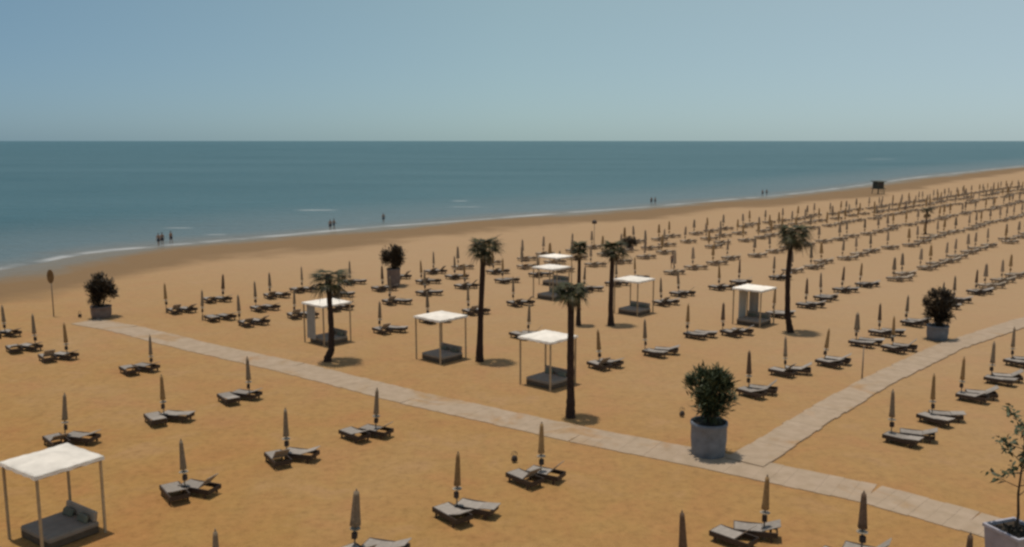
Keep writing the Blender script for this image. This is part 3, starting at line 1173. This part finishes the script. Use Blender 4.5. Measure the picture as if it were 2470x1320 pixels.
# ------------------------------------------------------------------ posts, tower, small things
def post(px, h, label, name, cat, head=None):
    b = at(*px)
    root = thing(name, label, cat, (b.x, b.y, 0))
    MB().tube([(0, 0, -0.2), (0, 0, h)], [0.05, 0.035], 8).build('pole', M['pole'], root, True)
    if head == 'oval':
        prof = []
        vs = []
        n = 22
        for s in (-0.025, 0.025):
            for k in range(n):
                a = 2 * math.pi * k / n
                vs.append((0.27 * math.cos(a), -0.07 + s, h - 0.52 + 0.56 * math.sin(a)))
        fs = [tuple(range(n)), tuple(range(2 * n - 1, n - 1, -1))] + [(k, k + n, (k + 1) % n + n, (k + 1) % n) for k in range(n)]
        MB().add(vs, fs).build('board', M['sign'], root)
        MB().box((0, -0.02, h - 0.5), (0.10, 0.06, 0.5)).build('bracket', M['box'], root)
    elif head == 'lamp':
        MB().lathe([(0.04, h - 0.05), (0.30, h), (0.34, h + 0.18), (0.22, h + 0.42), (0.03, h + 0.5)], 12).build('head', M['box'], root, True)
    else:
        MB().lathe([(0.05, h - 0.04), (0.06, h), (0.02, h + 0.05)], 10).build('cap', M['pole'], root)


post((130, 764), 3.8, 'tall thin post carrying a brown oval board, by the shore', 'sign_post', 'sign post', 'oval')
post((1433, 600), 3.3, 'pale thin post with small dark head, seaward of the thin palms', 'beach_post', 'post', 'lamp')
post((2079, 916), 2.0, 'slim bare post standing at the edge of the side path', 'marker_post', 'post')

# lifeguard tower
b = at(2118, 468)
root = thing('lifeguard_tower', 'dark boxy lifeguard tower standing far along the water edge', 'tower', (b.x, b.y, 0), R(20))
for sx in (-1, 1):
    for sy in (-1, 1):
        MB().tube([(sx * 1.15, sy * 1.1, -0.3), (sx * 0.95, sy * 0.95, 1.35)], 0.09, 6).build('leg', M['hut'], root)
MB().box((0, 0, 1.42), (2.7, 2.6, 0.14)).build('platform', M['hut'], root)
cb = MB().box((0, 0.1, 2.35), (2.1, 1.9, 1.7)).build('cabin', M['hut'], root)
MB().box((0, -0.87, 2.5), (1.3, 0.05, 0.8)).build('window', M['box'], cb)
rf = MB()
rf.add([(-1.45, -1.35, 3.2), (1.45, -1.35, 3.2), (1.45, 1.4, 3.35), (-1.45, 1.4, 3.35), (-1.45, -1.35, 3.32), (1.45, -1.35, 3.32), (1.45, 1.4, 3.5), (-1.45, 1.4, 3.5)],
       [(0, 3, 2, 1), (4, 5, 6, 7), (0, 1, 5, 4), (1, 2, 6, 5), (2, 3, 7, 6), (3, 0, 4, 7)])
rf.build('roof', M['hut'], root)
ld = MB()
for s in (-1, 1):
    ld.tube([(s * 0.3 - 0.4, -2.2, -0.1), (s * 0.3 - 0.4, -1.35, 1.45)], 0.04, 5)
for k in range(5):
    t = (k + 0.5) / 5
    ld.box((-0.4, -2.2 + 0.85 * t, -0.1 + 1.55 * t), (0.6, 0.08, 0.05))
ld.build('ladder', M['hut'], root)


def bag(px, label):
    b = at(*px)
    mb = MB()
    bm = bmesh.new()
    bmesh.ops.create_cube(bm, size=1)
    bmesh.ops.subdivide_edges(bm, edges=bm.edges[:], cuts=3, use_grid_fill=True)
    for v in bm.verts:
        k = 1 - 0.35 * max(0, v.co.z + 0.1)
        n_ = v.co.normalized() * 0.55
        v.co = v.co.lerp(n_, 0.5) * 0.45
        v.co.x *= 0.62 * k
        v.co.y *= 0.36 * k
        v.co.z = (v.co.z + 0.3) * 0.62
    bm.verts.index_update()
    mb.add([v.co[:] for v in bm.verts], [[v.index for v in f.verts] for f in bm.faces])
    bm.free()
    root = thing('beach_bag', label, 'bag', (b.x, b.y, 0), R(30))
    mb.build('body', M['bag'], root, True)
    for s in (-1, 1):
        MB().tube([(-0.12, s * 0.06, 0.34), (-0.07, s * 0.07, 0.5), (0.07, s * 0.07, 0.5), (0.12, s * 0.06, 0.34)], 0.012, 5).build('handle', M['box'], root)


bag((1241, 1116), 'dark beach bag lying on sand across the boardwalk from the front palm')
bag((1645, 1006), 'dark beach bag on the sand beside the big grey planter')
bag((193, 767), 'small dark bag on the sand left of the squat pot')


# ------------------------------------------------------------------ people by the water
def person(p, rz, label, pose, seed, s=1.0):
    me = bpy.data.meshes.new('body')
    st = 0.13 if pose == 'stand' else 0.26
    J = {  # joint: (position, radius, parent)
        'pelvis': ((0, 0, 0.95), 0.135, None), 'waist': ((0, 0.01, 1.10), 0.12, 'pelvis'), 'chest': ((0, 0, 1.32), 0.145, 'waist'),
        'neck': ((0, 0, 1.48), 0.055, 'chest'), 'jaw': ((0, -0.02, 1.56), 0.065, 'neck'), 'head': ((0, -0.01, 1.65), 0.088, 'jaw'), 'top': ((0, 0, 1.71), 0.07, 'head'),
        'nose': ((0, -0.10, 1.62), 0.016, 'head'),
    }
    for sd, n_ in ((-1, 'l'), (1, 'r')):
        sw = sd * st
        J['hip' + n_] = ((sd * 0.10, 0, 0.88), 0.095, 'pelvis')
        J['knee' + n_] = ((sd * 0.11, -sw * 0.6 - 0.02, 0.49), 0.058, 'hip' + n_)
        J['ank' + n_] = ((sd * 0.11, -sw * 1.0 + 0.03, 0.09), 0.038, 'knee' + n_)
        J['toe' + n_] = ((sd * 0.12, -sw * 1.0 - 0.13, 0.03), 0.03, 'ank' + n_)
        J['sho' + n_] = ((sd * 0.19, 0, 1.40), 0.06, 'chest')
        J['elb' + n_] = ((sd * 0.27, sw * 0.5 + 0.02, 1.12), 0.042, 'sho' + n_)
        J['wri' + n_] = ((sd * 0.27, sw * 0.9 - 0.08, 0.88), 0.028, 'elb' + n_)
        J['palm' + n_] = ((sd * 0.265, sw * 0.95 - 0.10, 0.80), 0.032, 'wri' + n_)
        for k, (fx, L) in enumerate(((-0.024, 0.075), (-0.008, 0.088), (0.008, 0.082), (0.024, 0.064))):
            J[f'f{k}{n_}'] = ((sd * 0.262, sw * 0.95 - 0.105 + fx, 0.80 - L), 0.009, 'palm' + n_)
        J['th' + n_] = ((sd * 0.245, sw * 0.95 - 0.15, 0.79), 0.010, 'palm' + n_)
    names = list(J)
    me.from_pydata([Vector(J[k][0]) for k in names], [(names.index(J[k][2]), i) for i, k in enumerate(names) if J[k][2]], [])
    o = bpy.data.objects.new('body', me)
    SC.collection.objects.link(o)
    md = o.modifiers.new('skin', 'SKIN')
    for i, k in enumerate(names):
        sv = me.skin_vertices[0].data[i]
        r = J[k][1]
        sv.radius = (r * (1.25 if k in ('chest', 'pelvis', 'waist') else 1), r * (0.8 if k in ('chest', 'pelvis', 'waist') else 1))
        sv.use_root = (k == 'pelvis')
    sb = o.modifiers.new('sub', 'SUBSURF')
    sb.levels = sb.render_levels = 1
    dg = bpy.context.evaluated_depsgraph_get()
    m2 = bpy.data.meshes.new_from_object(o.evaluated_get(dg))
    bpy.data.objects.remove(o)
    m2.materials.clear()
    m2.materials.append(M['skin'])
    for f in m2.polygons:
        f.use_smooth = True
    root = thing('person', label, 'person', (p.x, p.y, p.z), rz, 'people at the water edge')
    root.scale = (s, s, s)
    link('body', m2, root)
    MB().lathe([(0.085, 1.66), (0.098, 1.70), (0.085, 1.745), (0.04, 1.765), (0.005, 1.768)], 14, c=(0, 0.012, 0)).build('hair', M['hair'], root, True)
    sh = MB()
    sh.lathe([(0.165, 0.86), (0.172, 0.93), (0.165, 1.04), (0.15, 1.05)], 16)
    for sd in (-1, 1):
        a = Vector((sd * 0.10, 0, 0.90))
        b_ = Vector((sd * 0.108, -sd * st * 0.36, 0.64))
        sh.tube([a, b_], [0.112, 0.098], 12)
    sh.build('swim_shorts', M['swim'], root, True)


PEOPLE = [(383, 594, 0.0, 'stand', 'person in dark swimwear standing in the shallows where the foam line is'),
          (392, 592, 0.4, 'walk', 'person walking beside another in the shallows by the foam'),
          (413, 588, 1.0, 'stand', 'person standing alone a step further into the foam'),
          (797, 556, 0.2, 'stand', 'person in dark swimwear standing with another by the wet sand'),
          (806, 554, 2.5, 'walk', 'person walking with another over the wet sand'),
          (925, 538, 0.0, 'walk', 'lone person walking on wet sand towards the water'),
          (1571, 494, 0.3, 'stand', 'person standing with another by the far water edge'),
          (1580, 494, 1.9, 'walk', 'person beside another by the far water edge, mid stride'),
          (1839, 474, 0.3, 'stand', 'distant person at the water, nearest to the lifeguard tower'),
          (1849, 473, 2.2, 'walk', 'distant person walking at the water towards the lifeguard tower'),
          (2183, 512, 1.2, 'walk', 'distant person walking inland of the lifeguard tower'),
          (2427, 450, 0.6, 'stand', 'farthest person, standing alone on the sand past the lifeguard tower'),
          (1622, 648, 0.2, 'stand', 'person in dark clothing standing among the parasols behind the open gazebo')]
for i, (x, y, rz, pose, lab) in enumerate(PEOPLE):
    p = at(x, y, 0)
    # feet rest on the sloping sand where it dips towards the water
    best = min(range(len(SH) - 1), key=lambda k: (SH[k] - Vector((p.x, p.y, 0))).length)
    o = (Vector((p.x, p.y, 0)) - SH[best]).dot(V)
    prof = [(-15, 0), (-9, -0.03), (-5, -0.13), (-2, -0.28), (0, -0.40), (3, -0.58), (10, -1.0)]
    z = 0.0
    if o > -15:
        for (o0, z0), (o1, z1) in zip(prof[:-1], prof[1:]):
            if o0 <= o <= o1:
                z = z0 + (z1 - z0) * (o - o0) / (o1 - o0)
    z = max(z, -0.75)
    p = at(x, y, z)
    person(Vector((p.x, p.y, z + 0.005)), rz, lab, pose, i, 1.0)
